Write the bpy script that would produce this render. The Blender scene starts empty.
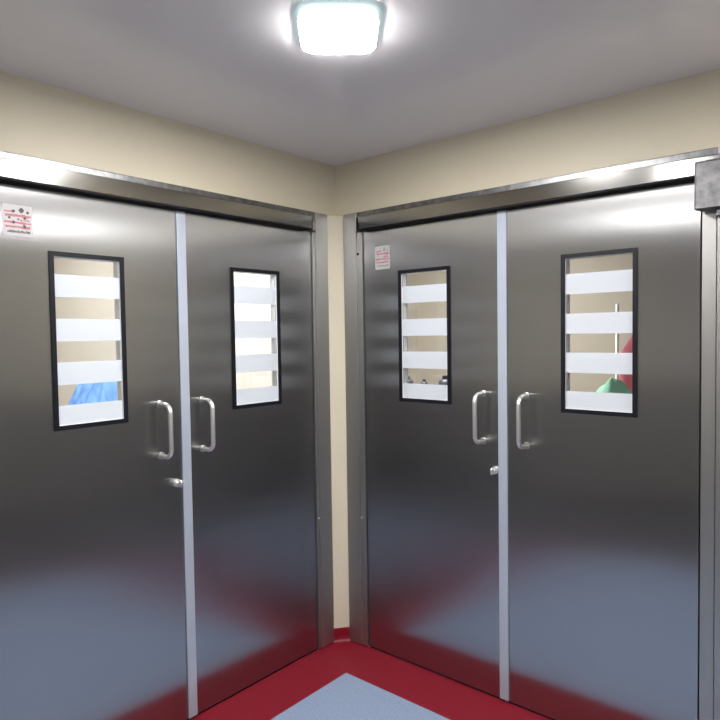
import bpy, bmesh, math, random
from mathutils import Vector, Matrix
random.seed(7)
S = bpy.context.scene
COL = S.collection
PI = math.pi

# ------------------------------------------------------------------ materials
def mat(name, color, rough=.5, metal=0.0, spec=.5, emis=None, estr=0, aniso=0, rot=0, bump=None, vary=None):
    m = bpy.data.materials.new(name); m.use_nodes = True
    nt = m.node_tree; b = nt.nodes['Principled BSDF']
    b.inputs['Base Color'].default_value = (*color, 1)
    b.inputs['Roughness'].default_value = rough
    b.inputs['Metallic'].default_value = metal
    b.inputs['Specular IOR Level'].default_value = spec
    if emis:
        b.inputs['Emission Color'].default_value = (*emis, 1)
        b.inputs['Emission Strength'].default_value = estr
    if aniso:
        b.inputs['Anisotropic'].default_value = aniso
        b.inputs['Anisotropic Rotation'].default_value = rot
        t = nt.nodes.new('ShaderNodeTangent'); t.direction_type = 'UV_MAP'; t.uv_map = 'UVMap'
        nt.links.new(t.outputs[0], b.inputs['Tangent'])
    tc = nt.nodes.new('ShaderNodeTexCoord')
    if vary:                                   # (scale xyz, colour low, colour high)
        sc, lo, hi = vary
        mp = nt.nodes.new('ShaderNodeMapping'); mp.inputs['Scale'].default_value = sc
        n = nt.nodes.new('ShaderNodeTexNoise'); n.inputs['Scale'].default_value = 1; n.inputs['Detail'].default_value = 4
        r = nt.nodes.new('ShaderNodeValToRGB')
        r.color_ramp.elements[0].position = .3; r.color_ramp.elements[1].position = .7
        r.color_ramp.elements[0].color = (*lo, 1); r.color_ramp.elements[1].color = (*hi, 1)
        nt.links.new(tc.outputs['Object'], mp.inputs[0]); nt.links.new(mp.outputs[0], n.inputs['Vector'])
        nt.links.new(n.outputs['Fac'], r.inputs[0]); nt.links.new(r.outputs[0], b.inputs['Base Color'])
    if bump:                                   # (scale xyz, distance, detail)
        sc, dist, det = bump
        mp = nt.nodes.new('ShaderNodeMapping'); mp.inputs['Scale'].default_value = sc
        n = nt.nodes.new('ShaderNodeTexNoise'); n.inputs['Scale'].default_value = 1; n.inputs['Detail'].default_value = det
        bp = nt.nodes.new('ShaderNodeBump'); bp.inputs['Strength'].default_value = 1; bp.inputs['Distance'].default_value = dist
        nt.links.new(tc.outputs['Object'], mp.inputs[0]); nt.links.new(mp.outputs[0], n.inputs['Vector'])
        nt.links.new(n.outputs['Fac'], bp.inputs['Height']); nt.links.new(bp.outputs[0], b.inputs['Normal'])
    return m

M = {}
M['steel'] = mat('brushed_steel_leaf', (.42, .42, .425), .25, 1, aniso=.94, bump=((1.1, 1.1, 2.4), .0045, 0))
M['steel_frame'] = mat('steel_frame_sheet', (.46, .455, .44), .42, 1, aniso=.2, bump=((3, 3, 1.2), .003, 0))
M['steel_header'] = mat('steel_header_sheet', (.30, .293, .28), .15, 1, aniso=.3, rot=.25)
M['chrome'] = mat('satin_polished_steel', (.95, .94, .92), .38, 1)
M['galv'] = mat('dull_cast_steel', (.42, .42, .43), .38, 1, vary=((40, 40, 40), (.17, .17, .175), (.30, .30, .305)))
M['strip'] = mat('satin_lavender_strip', (.44, .48, .56), .42, .25)
M['black'] = mat('black_gasket', (.004, .005, .009), .5, spec=.25)
M['gapblack'] = mat('flat_gap_black', (.006, .006, .008), .6, spec=.2)  # flat black for painted header shade and the added light leak blocks
M['cream'] = mat('cream_wall_paint', (.65, .59, .45), .5, bump=((60, 60, 60), .0006, 2))
M['greywall'] = mat('grey_brown_wall_panel', (.29, .28, .27), .5)
M['palegrey'] = mat('pale_grey_wall_paint', (.42, .42, .425), .5)
M['ceil'] = mat('white_satin_ceiling', (.88, .86, .885), .22, spec=.5)
M['red'] = mat('red_vinyl', (.20, .006, .018), .42, spec=.22)
M['redcove'] = mat('dark_red_cove_vinyl', (.20, .006, .018), .25)
M['blue'] = mat('pale_blue_speckled_vinyl', (.47, .55, .69), .45, spec=.35,
                vary=((130, 130, 130), (.20, .265, .385), (.285, .355, .49)))
M['darkfloor'] = mat('dark_grey_vinyl', (.09, .09, .10), .4)
M['lampbody'] = mat('lamp_body_white', (.8, .85, .84), .4)
M['lamp'] = mat('lamp_diffuser_glow', (1, 1, 1), .4, emis=(1, .98, .97), estr=120)
M['lampdim'] = mat('lamp_diffuser_soft_glow', (1, 1, 1), .4, emis=(1, .98, .97), estr=70)
M['lampedge'] = mat('lamp_edge_glow', (.8, .9, .88), .4, emis=(.55, .80, .78), estr=.9)
M['lamp2'] = mat('added_panel_glow', (1, 1, 1), .4, emis=(1, .97, .93), estr=3)
M['white'] = mat('white_lining', (.82, .82, .84), .5)
M['paper'] = mat('sticker_paper', (.56, .53, .54), .5)
M['pinkprint'] = mat('pink_print', (.50, .19, .21), .6)
M['greyprint'] = mat('grey_print', (.10, .09, .09), .6)
M['greenprint'] = mat('olive_print', (.32, .34, .28), .6)
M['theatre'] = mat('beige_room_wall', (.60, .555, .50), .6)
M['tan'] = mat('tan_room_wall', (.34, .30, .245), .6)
M['roomfloor'] = mat('room_floor_vinyl', (.35, .38, .42), .5)
M['bluecloth'] = mat('blue_drape_cloth', (.13, .32, .70), .8, vary=((26, 26, 4), (.035, .12, .38), (.16, .34, .68)))
M['pinkcloth'] = mat('pink_cloth', (.78, .16, .24), .8, vary=((8, 8, 3), (.74, .20, .28), (.92, .36, .45)))
M['greencloth'] = mat('green_cloth', (.28, .62, .45), .8)
M['darkjar'] = mat('dark_bottle', (.03, .03, .04), .4)
M['cabinet'] = mat('grey_cabinet_paint', (.40, .40, .41), .5)

def glass_mat():
    m = bpy.data.materials.new('clear_glass'); m.use_nodes = True
    nt = m.node_tree; nt.nodes.clear()
    o = nt.nodes.new('ShaderNodeOutputMaterial'); mx = nt.nodes.new('ShaderNodeMixShader')
    t = nt.nodes.new('ShaderNodeBsdfTransparent'); g = nt.nodes.new('ShaderNodeBsdfGlossy')
    t.inputs[0].default_value = (.97, .98, .98, 1)
    g.inputs['Roughness'].default_value = .02
    f = nt.nodes.new('ShaderNodeFresnel'); f.inputs[0].default_value = 1.35
    nt.links.new(f.outputs[0], mx.inputs[0]); nt.links.new(t.outputs[0], mx.inputs[1]); nt.links.new(g.outputs[0], mx.inputs[2])
    nt.links.new(mx.outputs[0], o.inputs[0]); return m
M['glass'] = glass_mat()

def frost_mat():
    m = bpy.data.materials.new('frosted_white_film'); m.use_nodes = True
    nt = m.node_tree; nt.nodes.clear()
    o = nt.nodes.new('ShaderNodeOutputMaterial'); mx = nt.nodes.new('ShaderNodeMixShader')
    t = nt.nodes.new('ShaderNodeBsdfTranslucent'); g = nt.nodes.new('ShaderNodeBsdfDiffuse')
    t.inputs[0].default_value = (.80, .84, .89, 1); g.inputs[0].default_value = (.80, .83, .87, 1)
    mx.inputs[0].default_value = .62
    nt.links.new(t.outputs[0], mx.inputs[1]); nt.links.new(g.outputs[0], mx.inputs[2])
    nt.links.new(mx.outputs[0], o.inputs[0]); return m
M['frost'] = frost_mat()

# ------------------------------------------------------------------ helpers
WORLD = {}                      # world origin of each object
def tag(o, label=None, cat=None, group=None, kind=None):
    if label: o['label'] = label
    if cat: o['category'] = cat
    if group: o['group'] = group
    if kind: o['kind'] = kind
    return o

def thing(name, loc, label, cat, group=None, kind=None):
    o = bpy.data.objects.new(name, None); o.empty_display_size = .1
    COL.objects.link(o); o.location = loc; WORLD[o] = Vector(loc)
    return tag(o, label, cat, group, kind)

def obj(name, bm, m, parent=None, loc=(0, 0, 0), smooth=False):
    """link the world-space bmesh as ONE mesh object"""
    bmesh.ops.recalc_face_normals(bm, faces=bm.faces[:])
    uv = bm.loops.layers.uv.new('UVMap')
    for f in bm.faces:
        n = f.normal
        for l in f.loops:
            c = l.vert.co
            if abs(n.z) > .75: l[uv].uv = (c.x, c.y)
            elif abs(n.x) > abs(n.y): l[uv].uv = (c.y, c.z)
            else: l[uv].uv = (c.x, c.z)
        f.smooth = smooth
    base = WORLD[parent] if parent else Vector(loc)
    bmesh.ops.translate(bm, verts=bm.verts[:], vec=-base)
    me = bpy.data.meshes.new(name); bm.to_mesh(me); bm.free()
    for x in (m if isinstance(m, (list, tuple)) else [m]): me.materials.append(x)
    o = bpy.data.objects.new(name, me); COL.objects.link(o)
    if parent: o.parent = parent
    else: o.location = base
    WORLD[o] = base
    return o

def LW(d, z, o): return Vector((o, -d, z))        # left wall: d = distance from the room corner, o = out into the room
def RW(d, z, o): return Vector((d, -o, z))        # right wall

def box(bm, a, b, T=None, bev=0, mi=0):
    """a, b = (x,y,z) corners, or (d,o,z) corners mapped on a wall by T"""
    lo = [min(a[i], b[i]) for i in range(3)]; hi = [max(a[i], b[i]) for i in range(3)]
    vs = []
    for x in (lo[0], hi[0]):
        for y in (lo[1], hi[1]):
            for z in (lo[2], hi[2]):
                vs.append(bm.verts.new(T(x, z, y) if T else (x, y, z)))
    fs = [bm.faces.new([vs[i] for i in q]) for q in ((0,1,3,2),(4,6,7,5),(0,4,5,1),(2,3,7,6),(0,2,6,4),(1,5,7,3))]
    for f in fs: f.material_index = mi
    if bev:
        es = list({e for f in fs for e in f.edges})
        bmesh.ops.bevel(bm, geom=es, offset=bev, segments=2, affect='EDGES', profile=.5)
    return bm

def B(a, b, T=None, bev=0): return box(bmesh.new(), a, b, T, bev)

def prism(bm, pts, o0, o1, T):
    """closed outline pts [(d,z)] pulled from o0 to o1"""
    f = [bm.verts.new(T(d, z, o0)) for d, z in pts]; g = [bm.verts.new(T(d, z, o1)) for d, z in pts]
    n = len(pts)
    bm.faces.new(f); bm.faces.new(g[::-1])
    for i in range(n): bm.faces.new((f[i], f[(i+1) % n], g[(i+1) % n], g[i]))
    return bm

def holed(bm, D, Z, o0, o1, T):
    """plate D[0]..D[3] x Z[0]..Z[3] with the middle cell open"""
    V = {}
    for k, o in enumerate((o0, o1)):
        for i, d in enumerate(D):
            for j, z in enumerate(Z): V[i, j, k] = bm.verts.new(T(d, z, o))
    for i in range(3):
        for j in range(3):
            if (i, j) == (1, 1): continue
            for k in (0, 1): bm.faces.new((V[i,j,k], V[i+1,j,k], V[i+1,j+1,k], V[i,j+1,k]))
    def q(a, b): bm.faces.new((V[(*a,0)], V[(*b,0)], V[(*b,1)], V[(*a,1)]))
    for i in range(3): q((i,0),(i+1,0)); q((i,3),(i+1,3)); q((0,i),(0,i+1)); q((3,i),(3,i+1))
    q((1,1),(2,1)); q((1,2),(2,2)); q((1,1),(1,2)); q((2,1),(2,2))
    return bm

def tube(bm, pts, r, seg=14, cap=True):
    pts = [Vector(p) for p in pts]; rings = []
    side = None
    for i, p in enumerate(pts):
        t = (pts[min(i+1, len(pts)-1)] - pts[max(i-1, 0)]).normalized()
        if side is None:
            side = t.orthogonal().normalized()
        side = (side - t * side.dot(t)).normalized(); up = t.cross(side)
        rr = r[i] if isinstance(r, (list, tuple)) else r
        rings.append([bm.verts.new(p + rr * (side * math.cos(2*PI*k/seg) + up * math.sin(2*PI*k/seg))) for k in range(seg)])
    for a, b in zip(rings, rings[1:]):
        for k in range(seg): bm.faces.new((a[k], a[(k+1) % seg], b[(k+1) % seg], b[k]))
    if cap: bm.faces.new(rings[0]); bm.faces.new(rings[-1])
    return bm

def ringloft(bm, rings, cap0=True, cap1=True):
    R = [[bm.verts.new(p) for p in r] for r in rings]; n = len(R[0])
    for a, b in zip(R, R[1:]):
        for k in range(n): bm.faces.new((a[k], a[(k+1) % n], b[(k+1) % n], b[k]))
    if cap0: bm.faces.new(R[0])
    if cap1: bm.faces.new(R[-1])
    return bm

def rrect(w, h, r, n=6):
    pts = []
    for cx, cy, a in ((w/2-r, h/2-r, 0), (-w/2+r, h/2-r, PI/2), (-w/2+r, -h/2+r, PI), (w/2-r, -h/2+r, 1.5*PI)):
        for k in range(n+1):
            t = a + k/n*PI/2; pts.append((cx + r*math.cos(t), cy + r*math.sin(t)))
    return pts

# ------------------------------------------------------------------ measures
ZC = 2.478                 # ceiling
ZH0, ZH1 = 2.1205, 2.185    # header box
ZF = 2.217                 # top of the frame sheet
XR = 4.4                   # far side of the lobby
OUT = 1.713                # outer edge of a door pair
WT = .11                   # wall thickness

# ------------------------------------------------------------------ the lobby
def floor_mesh():
    bm = bmesh.new(); g = [0, .262, 2.1, 2.15, XR]
    def cell(x0, x1, y0, y1, mi):
        f = bm.faces.new([bm.verts.new(v) for v in ((x0,-y0,0),(x1,-y0,0),(x1,-y1,0),(x0,-y1,0))]); f.material_index = mi
    for i in range(4):
        for j in range(4):
            k = max(i, j)
            cell(g[i], g[i+1], g[j], g[j+1], 2 if k == 3 else 0 if (i in (0, 2) or j in (0, 2)) else 1)
    bmesh.ops.remove_doubles(bm, verts=bm.verts[:], dist=1e-4)
    bot = bmesh.ops.extrude_face_region(bm, geom=bm.faces[:])
    bmesh.ops.translate(bm, verts=[v for v in bot['geom'] if isinstance(v, bmesh.types.BMVert)], vec=(0, 0, -.1))
    return bm
tag(obj('floor', floor_mesh(), [M['red'], M['blue'], M['darkfloor']]), 'pale blue speckled vinyl floor with a red border along the doors', 'floor', kind='structure')
tag(obj('ceiling', B((-WT, WT, ZC), (XR, -XR, ZC+.1)), M['ceil']), 'white satin ceiling above the steel doors', 'ceiling', kind='structure')

def wall(T, name, label):
    bm = bmesh.new()
    if T is RW: box(bm, (-WT, -WT, 0), (.155, 0, ZC), T)
    else: box(bm, (0, -WT, 0), (.155, 0, ZC), T)
    box(bm, (.155, -WT, ZH1+.01), (OUT+.03, 0, ZC), T)
    box(bm, (OUT+.03, -WT, 0), (XR, 0, ZC), T)
    return tag(obj(name, bm, M['cream']), label, 'wall', kind='structure')
wall(LW, 'wall_left', 'cream painted wall over and around the left pair of doors')
wall(RW, 'wall_right', 'cream painted wall over and around the right pair of doors')
for T, nm, lab in ((LW, 'trim_1', 'added grey brown panel beyond the left doors, unseen, for the steel to reflect'), (RW, 'trim_2', 'added grey brown panel beyond the right doors, unseen, for the steel to reflect')):
    tag(obj(nm, B((OUT+.13, 0, 0), (XR, .012, 1.1), T, .002), M['greywall']), lab, 'wall panel', kind='structure')  # panels added out of view so the steel reflects something dark
for nm, lab, a, b in (('wall_front', 'added unseen lobby wall facing the left doors, dark grey below and pale grey above', (XR, WT), (XR+.1, -XR-.1)),
                      ('wall_back', 'added unseen lobby wall facing the right doors, dark grey below and pale grey above', (-WT, -XR), (XR, -XR-.1))):
    bm = bmesh.new(); box(bm, (*a, 0), (*b, 1.1), None, 0, 0); box(bm, (*a, 1.1), (*b, ZC), None, 0, 1)
    tag(obj(nm, bm, [M['greywall'], M['palegrey']]), lab, 'wall', kind='structure')  # unseen walls added for the steel to reflect, greys picked for that

# chamfered cream post filling the corner between the two frames, with a red cove base
post = bmesh.new(); ZP = ZF - .004
tri = [(.0005, -.0005), (.0005, -.0795), (.004, -.0795), (.0635, -.004), (.0635, -.0005)]
lo = [post.verts.new((x, y, .0005)) for x, y in tri]; hi = [post.verts.new((x, y, ZP)) for x, y in tri]
post.faces.new(lo); post.faces.new(hi)
for i in range(5): post.faces.new((lo[i], lo[(i+1) % 5], hi[(i+1) % 5], hi[i]))
tag(obj('trim_5', post, M['cream']), 'narrow cream corner post between the two steel door frames', 'corner post', kind='structure')
bb = bmesh.new(); p, q = Vector((.004, -.0795, 0)), Vector((.0635, -.004, 0)); dv = (q-p).normalized(); nv = Vector((dv.y, -dv.x, 0))
prf = [(.0005, .070), (.005, .068), (.006, .025), (.009, .011), (.016, .002), (.016, .0005), (.0005, .0005)]
ra = [bb.verts.new(p + nv*o + Vector((0, 0, z))) for o, z in prf]; rb_ = [bb.verts.new(q + nv*o + Vector((0, 0, z))) for o, z in prf]
bb.faces.new(ra); bb.faces.new(rb_)
for i in range(7): bb.faces.new((ra[i], ra[(i+1) % 7], rb_[(i+1) % 7], rb_[i]))
tag(obj('baseboard_corner', bb, M['redcove']), 'short dark red cove skirting at the foot of the cream corner post', 'skirting', kind='structure')

# ------------------------------------------------------------------ door frames
def frame(T, name, e0, e1, h0, label, cap, screws):
    """e0..e1 the corner side sheet, h0 where the header box starts"""
    t = thing(name, T(e0, 0, 0), label, 'door frame', kind='structure')
    arch = bmesh.new()
    box(arch, (e0, .0, .004), (e1, .016, ZF), T, .003)
    obj('side_sheet', arch, M['steel_frame'], t)
    j = bmesh.new()
    box(j, (e1, -WT, .004), (.184, .010, ZH0-.004), T, .002)
    obj('jamb', j, M['steel_frame'], t)
    j = bmesh.new()
    box(j, (OUT+.004, -WT, .004), (1.762, .010, ZH0-.004), T, .002)
    obj('jamb', j, M['steel_frame'], t)
    st = bmesh.new()
    box(st, (.1845, -.065, .004), (.205, -.0475, ZH0-.006), T); box(st, (OUT-.018, -.065, .004), (OUT+.0035, -.0475, ZH0-.006), T)
    box(st, (.205, -.065, ZH0-.030), (OUT-.018, -.0475, ZH0-.006), T); box(st, (.186, -.065, .0005), (OUT, -.0475, .006), T)
    obj('leak_stop', st, M['gapblack'], t)  # added strips behind the leaf edges, blocking light from the rooms
    obj('side_sheet', B((1.764, 0, .004), (OUT+.125, .016, ZF), T, .003), M['steel_frame'], t)
    obj('head_sheet', B((e1, 0, ZH1-.02), (1.764, .014, ZF), T, .003), M['galv'], t)
    hb = bmesh.new(); hv = []          # sheet metal box whose face leans down a little
    for d in (h0, OUT+.13):
        hv.append([hb.verts.new(T(d, z, o)) for o, z in ((.0142, ZH0+.004), (.0465, ZH0+.004), (.0480, ZH0+.006), (.0512, ZH1-.003), (.0498, ZH1), (.0142, ZH1))])
    hb.faces.new(hv[0]); hb.faces.new(hv[1])
    for i in range(6): hb.faces.new((hv[0][i], hv[0][(i+1) % 6], hv[1][(i+1) % 6], hv[1][i]))
    hd = obj('header_box', hb, M['steel_header'], t)
    obj('head_jamb', B((e1, -WT, ZH0+.0045), (1.762, .0135, ZH1-.021), T), M['steel_frame'], t)
    sl = obj('header_shade', B((h0+.002, -.0445, ZH0-.001), (OUT+.128, .0475, ZH0+.0037), T), M['gapblack'], hd)  # black plate paints the shade under the header
    obj('end_shade', B((h0-cap, .0165, ZH0), (h0, .0485, ZH1-.002), T), M['gapblack'], hd)  # black block puts in the shade of the gap at the header end
    for d, z, dark in screws:
        c = T(d, z, .0); n = T(0, 0, 1) - T(0, 0, 0)
        bm = tube(bmesh.new(), [c + n*.0095, c + n*.0135, c + n*.0145], [.0065, .0065, .003], 12)
        obj('screw', bm, M['black'] if dark else M['chrome'], t)
    return t
frame(LW, 'trim_3', .080, .166, .2255, 'brushed steel frame and header box around the left pair of doors', .006,
      [(.173, .676, False)])
frame(RW, 'trim_4', .064, .150, .196, 'brushed steel frame and header box around the right pair of doors', .014,
      [(.157, 2.009, True), (.157, .667, False)])

# ------------------------------------------------------------------ doors
WZ0, WZ1 = 1.2804, 1.9075
BANDS = [(1.750, 1.830), (1.594, 1.674), (1.440, 1.520), (1.297, 1.367)]
def door(T, name, d0, d1, w0, w1, hinge, label, handle_d, strip=None, knob=None):
    """leaf d0..d1, window w0..w1; hinge = d of the hinge edge"""
    t = thing(name, T(hinge, .008, 0), label, 'door', kind='structure')
    lf = holed(bmesh.new(), (d0, w0+.010, w1-.010, d1), (.008, WZ0+.010, WZ1-.010, 2.117), -.045, 0, T)
    obj('leaf', lf, M['steel'], t)
    obj('bottom_leak_block', B((d0+.001, -.040, .0006), (d1-.001, -.0002, .0078), T), M['gapblack'], t)  # added black strip, keeps light from leaking under the leaf
    # black gasket frame, slightly proud of the leaf
    fr = holed(bmesh.new(), (w0, w0+.016, w1-.016, w1), (WZ0, WZ0+.016, WZ1-.016, WZ1), 0.0005, .006, T)
    f = obj('window_frame', fr, M['black'], t)
    ln = holed(bmesh.new(), (w0+.0105, w0+.017, w1-.017, w1-.0105), (WZ0+.0105, WZ0+.017, WZ1-.017, WZ1-.0105), -.0445, 0, T)
    obj('lining', ln, M['white'], f)
    obj('pane', B((w0+.0175, -.010, WZ0+.0175), (w1-.0175, -.006, WZ1-.0175), T), M['glass'], f)
    obj('pane', B((w0+.0175, -.042, WZ0+.0175), (w1-.0175, -.038, WZ1-.0175), T), M['glass'], f)
    for z0, z1 in BANDS:
        obj('frosted_band', B((w0+.0175, -.0052, z0), (w1-.0175, -.0045, z1), T), M['frost'], f)
    if strip is not None:
        obj('meeting_strip', B((strip-.021, .0005, .010), (strip+.021, .008, 2.116), T, .002), M['strip'], t)
    # D handle
    n = T(0, 0, 1) - T(0, 0, 0); z0, z1, pr, rb = 1.130, 1.338, .074, .034
    pts = [T(handle_d, z1, 0)]
    for k in range(9):
        a = k/8*PI/2; pts.append(T(handle_d, z1-rb+rb*math.cos(a), pr-rb+rb*math.sin(a)))
    for k in range(9):
        a = k/8*PI/2; pts.append(T(handle_d, z0+rb-rb*math.sin(a), pr-rb+rb*math.cos(a)))
    pts.append(T(handle_d, z0, 0))
    h = obj('pull_handle', tube(bmesh.new(), pts, .0092, 16), M['chrome'], t, smooth=True)
    for z in (z0, z1):
        c = T(handle_d, z, 0)
        obj('handle_rose', tube(bmesh.new(), [c+n*.0004, c+n*.004, c+n*.006], [.0155, .0155, .012], 20), M['steel_frame'], h)
    if knob:
        c = T(knob, 1.008, 0)
        k = obj('lock_cylinder', tube(bmesh.new(), [c+n*.0004, c+n*.009, c+n*.010], [.016, .016, .013], 20), M['chrome'], t, smooth=False)
        kb = bmesh.new()
        tube(kb, [c+n*.010, c+n*.022], .006, 12)
        ringloft(kb, [[c + n*o + Vector((0, 0, w*s*math.sin(2*PI*q/16))) + (T(1,0,0)-T(0,0,0))*(w*.38*s*math.cos(2*PI*q/16)) for q in range(16)]
                      for o, w, s in ((.020, .013, .8), (.022, .015, 1), (.034, .015, 1), (.037, .013, .8))])
        obj('thumb_turn', kb, M['chrome'], k)
    return t
AL, AR = .938, .9545
door(LW, 'door_1', AL+.004, OUT-.003, 1.1918, 1.4685, OUT, 'steel door leaf at far left with printed sticker and blue drape behind its window', 1.053, knob=AL+.047)
door(LW, 'door_2', .189, AL, .4049, .6905, .186, 'steel door leaf just left of the corner with overexposed cream window', .854, strip=AL)
door(RW, 'door_3', .189, AR, .4041, .6943, .186, 'steel door leaf just right of the corner with faded sticker above its window', .858, strip=AR, knob=AR-.040)
door(RW, 'door_4', AR+.004, OUT-.003, 1.2124, 1.5026, OUT, 'steel door leaf at far right with pink and green cloth behind its window', 1.062)

# ------------------------------------------------------------------ stickers
def sticker(T, d0, d1, z0, z1, label, seed, faded):
    rnd = random.Random(seed)
    t = thing('sticker', T((d0+d1)/2, z0, .0005), label, 'sticker')
    W, H = d1-d0, z1-z0
    # on the left wall the reader's right is towards the corner
    flip = T is LW
    def P(u, v, o): return T(d1 - u*W if flip else d0 + u*W, z0 + v*H, o)
    TT = lambda u, v, o: P(u, v, o)
    obj('paper', prism(bmesh.new(), rrect(1, 1, .06, 4) and [(x+.5, y+.5) for x, y in rrect(1, 1, .06, 4)], .0004, .0012, TT), M['paper'], t)
    pk = bmesh.new()
    for v0, v1, u0, u1 in ((.62, .70, .08, .95), (.40, .47, .05, .95), (.26, .34, .08, .92), (.74, .80, .06, .36), (.50, .55, .58, .90)):
        n = 7
        prism(pk, [(u0+(u1-u0)*i/n, v0+rnd.uniform(-.015, .02)) for i in range(n+1)] + [(u1-(u1-u0)*i/n, v1+rnd.uniform(-.02, .015)) for i in range(n+1)], .0012, .0015, TT)
    obj('pink_print', pk, M['pinkprint'], t)
    gp = bmesh.new()
    for u, v, r in ((.36, .80, .055), (.63, .84, .085), (.84, .79, .05), (.22, .58, .045), (.74, .60, .05), (.36, .44, .05), (.72, .33, .055), (.52, .55, .035)):
        prism(gp, [(u + r*rnd.uniform(.75, 1.2)*math.cos(a*PI/5), v + r*rnd.uniform(.75, 1.2)*math.sin(a*PI/5)) for a in range(10)], .0015, .0018, TT)
    obj('grey_print', gp, M['greenprint'] if faded else M['greyprint'], t)
    cp = bmesh.new(); u = .14
    while u < .9:                      # the caption is an unreadable row of dark strokes
        w = rnd.uniform(.03, .06)
        prism(cp, [(u, .115+rnd.uniform(-.01, .01)), (u+w, .115+rnd.uniform(-.01, .01)), (u+w, .18+rnd.uniform(-.02, .03)), (u, .18+rnd.uniform(-.02, .03))], .0012, .0015, TT)
        u += w + rnd.uniform(.004, .018)
    obj('caption', cp, M['greenprint'] if faded else M['greyprint'], t)
    return t
sticker(LW, 1.518, 1.612, 1.946, 2.050, 'square white sticker with red and grey print at top of far left door leaf', 3, False)
sticker(RW, .262, .352, 1.922, 2.036, 'small faded pinkish sticker high on the door leaf right of the corner', 5, True)

# ------------------------------------------------------------------ cover box on the right header
t = thing('hinge_cover', RW(1.775, 2.0, .0145), 'square dull steel cover box at right end of right header', 'cover box')
cb = bmesh.new()
prof = [(.0545, 2.163), (.075, 2.163), (.079, 2.158), (.079, 2.036), (.083, 2.007), (.0545, 2.004)]
vs = [[cb.verts.new(RW(d, z, o)) for o, z in prof] for d in (1.708, 1.714, 1.826, 1.832)]
for k, row in enumerate(vs):
    if k in (0, 3):
        for (o, z), v in zip(prof, row): v.co += RW(0, 0, -.003 if o > .07 else 0) - RW(0, 0, 0)
for a, b in zip(vs, vs[1:]):
    for i in range(6): cb.faces.new((a[i], a[(i+1) % 6], b[(i+1) % 6], b[i]))
cb.faces.new(vs[0]); cb.faces.new(vs[-1])
obj('cover', cb, M['galv'], t)
obj('back_block', B((1.716, .0205, 2.004), (1.824, .0542, ZH0-.003), RW, .002), M['galv'], t)
obj('pivot_arm', B((1.768, .022, 1.978), (1.80, .058, 2.0035), RW, .004), M['galv'], t)

# ------------------------------------------------------------------ lobby lamp
ang = math.atan2(.142, .156); Rm = Matrix.Rotation(ang, 3, 'Z')
def lobby_lamp(x, y, label, glow='lampdim'):
    t = thing('ceiling_lamp', (x, y, ZC), label, 'lamp', 'square lamps on the lobby ceiling')
    def lr(w, h, r, z): return [Rm @ Vector((a, b, 0)) + Vector((x, y, z)) for a, b in rrect(w, h, r)]
    obj('lamp_rim', ringloft(bmesh.new(), [lr(.212, .236, .045, ZC-.0005), lr(.220, .246, .050, ZC-.010), lr(.220, .246, .050, ZC-.022)]), M['lampedge'], t)
    obj('diffuser', ringloft(bmesh.new(), [lr(.2195, .2455, .050, ZC-.0222), lr(.216, .242, .049, ZC-.0245), lr(.17, .196, .04, ZC-.027)]), M[glow], t)
lobby_lamp(1.016, -1.080, 'glowing white rounded square lamp on the ceiling in front of the corner', 'lamp')
lobby_lamp(2.62, -.55, 'added glowing square ceiling lamp out of frame along the right doors')  # added lamp, gives the left leaves a bright streak to reflect
lobby_lamp(1.05, -2.6, 'added glowing square ceiling lamp out of frame along the left doors')  # added lamp whose reflection brightens the right leaves and header
lobby_lamp(3.2, -3.2, 'added glowing square ceiling lamp behind the camera, unseen')  # added fill lamp, position guessed

# ------------------------------------------------------------------ the room behind the left doors
def shell(name, lab, a, b, m): return tag(obj(name, B(a, b), m), lab, 'room wall', kind='structure')
XL, YL = -3.4, 0.0
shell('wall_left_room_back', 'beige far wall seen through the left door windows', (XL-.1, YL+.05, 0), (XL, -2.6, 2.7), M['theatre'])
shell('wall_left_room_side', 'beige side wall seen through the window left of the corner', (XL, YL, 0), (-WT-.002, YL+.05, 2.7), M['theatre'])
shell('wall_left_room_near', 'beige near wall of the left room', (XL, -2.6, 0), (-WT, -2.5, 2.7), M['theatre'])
shell('floor_left_room', 'grey vinyl floor of the left room', (XL, YL, -.1), (0, -2.6, -.001), M['roomfloor'])
shell('ceiling_left_room', 'white ceiling of the left room', (XL, YL, 2.7), (-WT, -2.6, 2.8), M['white'])

def added_room_lamp(x, y, z, w, h, label, power, color):  # unseen lamp added to brighten a room behind the doors
    t = thing('added_panel_lamp', (x, y, z), label, 'lamp')
    obj('housing', B((x-w/2-.02, y-h/2-.02, z-.03), (x+w/2+.02, y+h/2+.02, z), None, .004), M['lampbody'], t)
    obj('diffuser', B((x-w/2, y-h/2, z-.036), (x+w/2, y+h/2, z-.0305)), M['lamp2'], t)
    ld = bpy.data.lights.new('panel_fill', 'AREA'); ld.shape = 'RECTANGLE'; ld.size = w; ld.size_y = h; ld.energy = power; ld.color = color
    lo = bpy.data.objects.new('panel_fill', ld); COL.objects.link(lo); lo.parent = t; lo.location = (0, 0, -.04)
added_room_lamp(-.75, -.75, 2.7, .6, .6, 'unseen square panel lamp added to brighten the side wall of the left room', 36, (1, .97, .93))
added_room_lamp(-2.3, -1.2, 2.7, .6, .6, 'unseen square panel lamp added over the blue draped trolley', 13, (1, .98, .95))

def drape(name, ring_fn, zs, n, m, parent):
    return obj(name, ringloft(bmesh.new(), [ring_fn(z, n) for z in zs]), m, parent, smooth=True)

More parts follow.
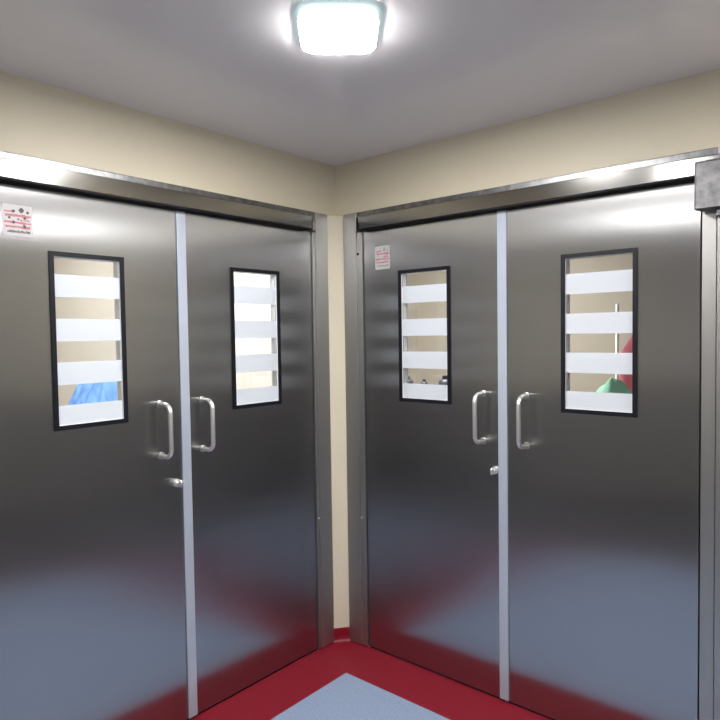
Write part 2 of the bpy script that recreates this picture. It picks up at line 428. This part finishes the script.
# blue draped equipment
t = thing('draped_trolley', (-1.65, -.34, 0), 'blue cloth draped over equipment behind the far left door window', 'draped trolley')
def blue_ring(z, n):
    k = min(.6, max(0, (1.42 - z)/.5)); w = .15 + .20*k + (.015 if z < 1.4 else -.03); h = .14 + .10*k
    out = []
    for i in range(n):
        a = 2*PI*i/n; c, s = math.cos(a), math.sin(a)
        q = (abs(c)**4 + abs(s)**4)**-.25
        f = 1 + (.05*math.sin(11*a) + .03*math.sin(17*a+1)) * min(1, max(0, (1.44-z)*5))
        out.append(Vector((-1.65 + h*c*q*f, -.34 + w*s*q*f, z + .008*math.sin(5*a) if z > .3 else z)))
    return out
drape('drape', blue_ring, [.22, .6, .9, 1.1, 1.2, 1.3, 1.36, 1.40, 1.42], 96, M['bluecloth'], t)
for sx in (-.12, .12):
    for sy in (-.16, .16):
        obj('leg', tube(bmesh.new(), [(-1.65+sx, -.34+sy, .05), (-1.65+sx, -.34+sy, .9)], .014, 10), M['chrome'], t)
        obj('castor', tube(bmesh.new(), [(-1.65+sx-.012, -.34+sy, .028), (-1.65+sx+.012, -.34+sy, .028)], .028, 16), M['black'], t)

# ------------------------------------------------------------------ the room behind the right doors
YR, X0, X1 = 3.2, -2.6, 2.4
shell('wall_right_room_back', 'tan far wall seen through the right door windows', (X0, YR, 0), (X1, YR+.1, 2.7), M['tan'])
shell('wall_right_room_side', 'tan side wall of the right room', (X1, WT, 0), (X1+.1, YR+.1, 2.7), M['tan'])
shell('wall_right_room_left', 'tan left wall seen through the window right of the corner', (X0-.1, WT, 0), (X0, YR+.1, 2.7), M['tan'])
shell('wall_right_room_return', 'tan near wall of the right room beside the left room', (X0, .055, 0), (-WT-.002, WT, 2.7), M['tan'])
shell('floor_right_room', 'grey vinyl floor of the right room', (X0, YR, -.1), (X1, 0, -.001), M['roomfloor'])
shell('ceiling_right_room', 'white ceiling of the right room', (X0, YR, 2.7), (X1, WT, 2.8), M['white'])
added_room_lamp(-.7, 1.6, 2.7, .6, .6, 'unseen square panel lamp added in the middle of the right room', 70, (1, .96, .92))

def cabinet(x0, x1, y0, y1, h, label):
    t = thing('cabinet', ((x0+x1)/2, (y0+y1)/2, 0), label, 'cabinet')
    obj('body', B((x0, y0, .06), (x1, y1, h-.025), None, .004), M['cabinet'], t)
    obj('plinth', B((x0+.02, y0+.03, 0), (x1-.02, y1-.02, .06)), M['black'], t)
    obj('top', B((x0-.012, y0-.012, h-.025), (x1+.012, y1+.006, h), None, .004), M['white'], t)
    xm = (x0+x1)/2
    for a, b, hx in ((x0+.008, xm-.003, xm-.05), (xm+.003, x1-.008, xm+.05)):
        d = obj('door_panel', B((a, y0-.018, .075), (b, y0-.0005, h-.035), None, .003), M['cabinet'], t)
        obj('handle', B((hx-.006, y0-.036, h*.6), (hx+.006, y0-.0185, h*.6+.14), None, .003), M['chrome'], d)
cabinet(.64, 1.30, 1.04, 1.44, 1.215, 'tall grey cabinet behind the far right door, green cloth on top')
cabinet(-1.25, -.50, 1.85, 2.25, 1.13, 'tall grey cabinet behind the door right of the corner')

# green cloth bundle
t = thing('green_cloth', (1.005, 1.22, 1.215), 'crumpled green cloth behind the lowest clear stripe of far right window', 'cloth')
rnd = random.Random(2)
ph = [rnd.uniform(0, 6) for _ in range(6)]
def green_ring(z, n):
    k = (z - 1.2155)/.105; s = math.sqrt(max(.02, 1-k*k))
    return [Vector((1.005 + (.10*s)*math.cos(a)*(1+.10*math.sin(4*a+ph[0]+3*k)+.05*math.sin(9*a+ph[1])),
                    1.22 + (.10*s)*math.sin(a)*(1+.10*math.sin(3*a+ph[2]-2*k)+.05*math.sin(8*a+ph[3])),
                    z + (.018*math.sin(2*a+ph[4]) + .008*math.sin(5*a+ph[5]))*max(0, k))) for a in [2*PI*i/n for i in range(n)]]
drape('folded_cloth', green_ring, [1.2155, 1.235, 1.26, 1.285, 1.30, 1.312, 1.318], 48, M['greencloth'], t)

# dark bottles on the second cabinet
def bottle(x, y, z, r, h, label):
    t = thing('bottle', (x, y, z), label, 'bottle')
    obj('body', tube(bmesh.new(), [(x, y, z+.0005), (x, y, z+h*.62), (x, y, z+h*.74), (x, y, z+h*.80)], [r, r, r*.75, r*.42], 20), M['darkjar'], t, smooth=True)
    obj('cap', tube(bmesh.new(), [(x, y, z+h*.8005), (x, y, z+h)], r*.46, 16), M['black'], t)
bottle(-1.04, 2.02, 1.13, .055, .105, 'dark bottle behind left edge of the window right of the corner')
bottle(-.86, 2.02, 1.13, .030, .085, 'small dark bottle between two wider ones on the grey cabinet')
bottle(-.63, 2.00, 1.13, .060, .125, 'widest dark bottle behind right edge of the window right of the corner')

# stand with a pink cloth
t = thing('cloth_stand', (1.12, 1.75, 0), 'pale metal stand behind the far right window, pink cloth over its rail', 'stand')
px, py = .845, 1.75
obj('pole', tube(bmesh.new(), [(px, py, .04), (px, py, 1.78)], .010, 14), M['white'], t, smooth=True)
obj('pole', tube(bmesh.new(), [(1.42, py, .04), (1.42, py, 1.70)], .010, 14), M['white'], t, smooth=True)
obj('rail', tube(bmesh.new(), [(px+.0105, py, 1.636), (1.4095, py, 1.636)], .011, 12), M['white'], t, smooth=True)
for x in (px, 1.42):
    obj('foot', B((x-.022, py-.22, .0), (x+.022, py+.22, .04), None, .006), M['white'], t)
t = thing('pink_cloth', (1.19, 1.75, 1.0), 'pink cloth hanging over the rail behind the far right window', 'cloth')
pc = bmesh.new(); rows = []
NU = 36
for side in (-1, 1):
    for k in range(10):
        j = k if side < 0 else 9 - k
        drop = (1 - j/9)
        row = []
        for i in range(NU+1):
            u = i/NU; z_ = 1.655 - .62*drop; xl = max(.865, .975 - .65*(1.625 - z_)); x = xl + (1.40 - xl)*u
            edge = z_
            x2 = x
            y = py + side*(.014 + (.02+.028*math.sin(16*u+drop))*drop)
            row.append(pc.verts.new((x2, y, edge)))
        rows.append(row)
for a, b in zip(rows, rows[1:]):
    for i in range(NU): pc.faces.new((a[i], a[i+1], b[i+1], b[i]))
bmesh.ops.solidify(pc, geom=pc.faces[:], thickness=.003)
obj('hanging_cloth', pc, M['pinkcloth'], t, smooth=True)

# ------------------------------------------------------------------ world, camera, view
w = bpy.data.worlds.new('World'); S.world = w; w.use_nodes = True
w.node_tree.nodes['Background'].inputs[0].default_value = (.02, .02, .022, 1)
w.node_tree.nodes['Background'].inputs[1].default_value = 1

cd = bpy.data.cameras.new('camera'); cam = bpy.data.objects.new('camera', cd); COL.objects.link(cam)
cd.sensor_width = 36; cd.sensor_fit = 'HORIZONTAL'; cd.lens = 36*632.03/720; cd.clip_start = .02
r = Vector((.75916, .65074, -.01455)); u = Vector((-.0143, .03902, .99914)); f = Vector((-.65075, .75829, -.03893))
m3 = Matrix((r, u, -f)).transposed()
cam.matrix_world = Matrix.Translation((2.2443, -2.438, 1.60)) @ m3.to_4x4()
S.camera = cam
S.view_settings.view_transform = 'Standard'; S.view_settings.look = 'None'
S.view_settings.exposure = 0.98; S.view_settings.gamma = 1; S.view_settings.use_curve_mapping = False
S.cycles.max_bounces = 12; S.cycles.glossy_bounces = 8; S.cycles.transparent_max_bounces = 16
S.cycles.sample_clamp_indirect = 8
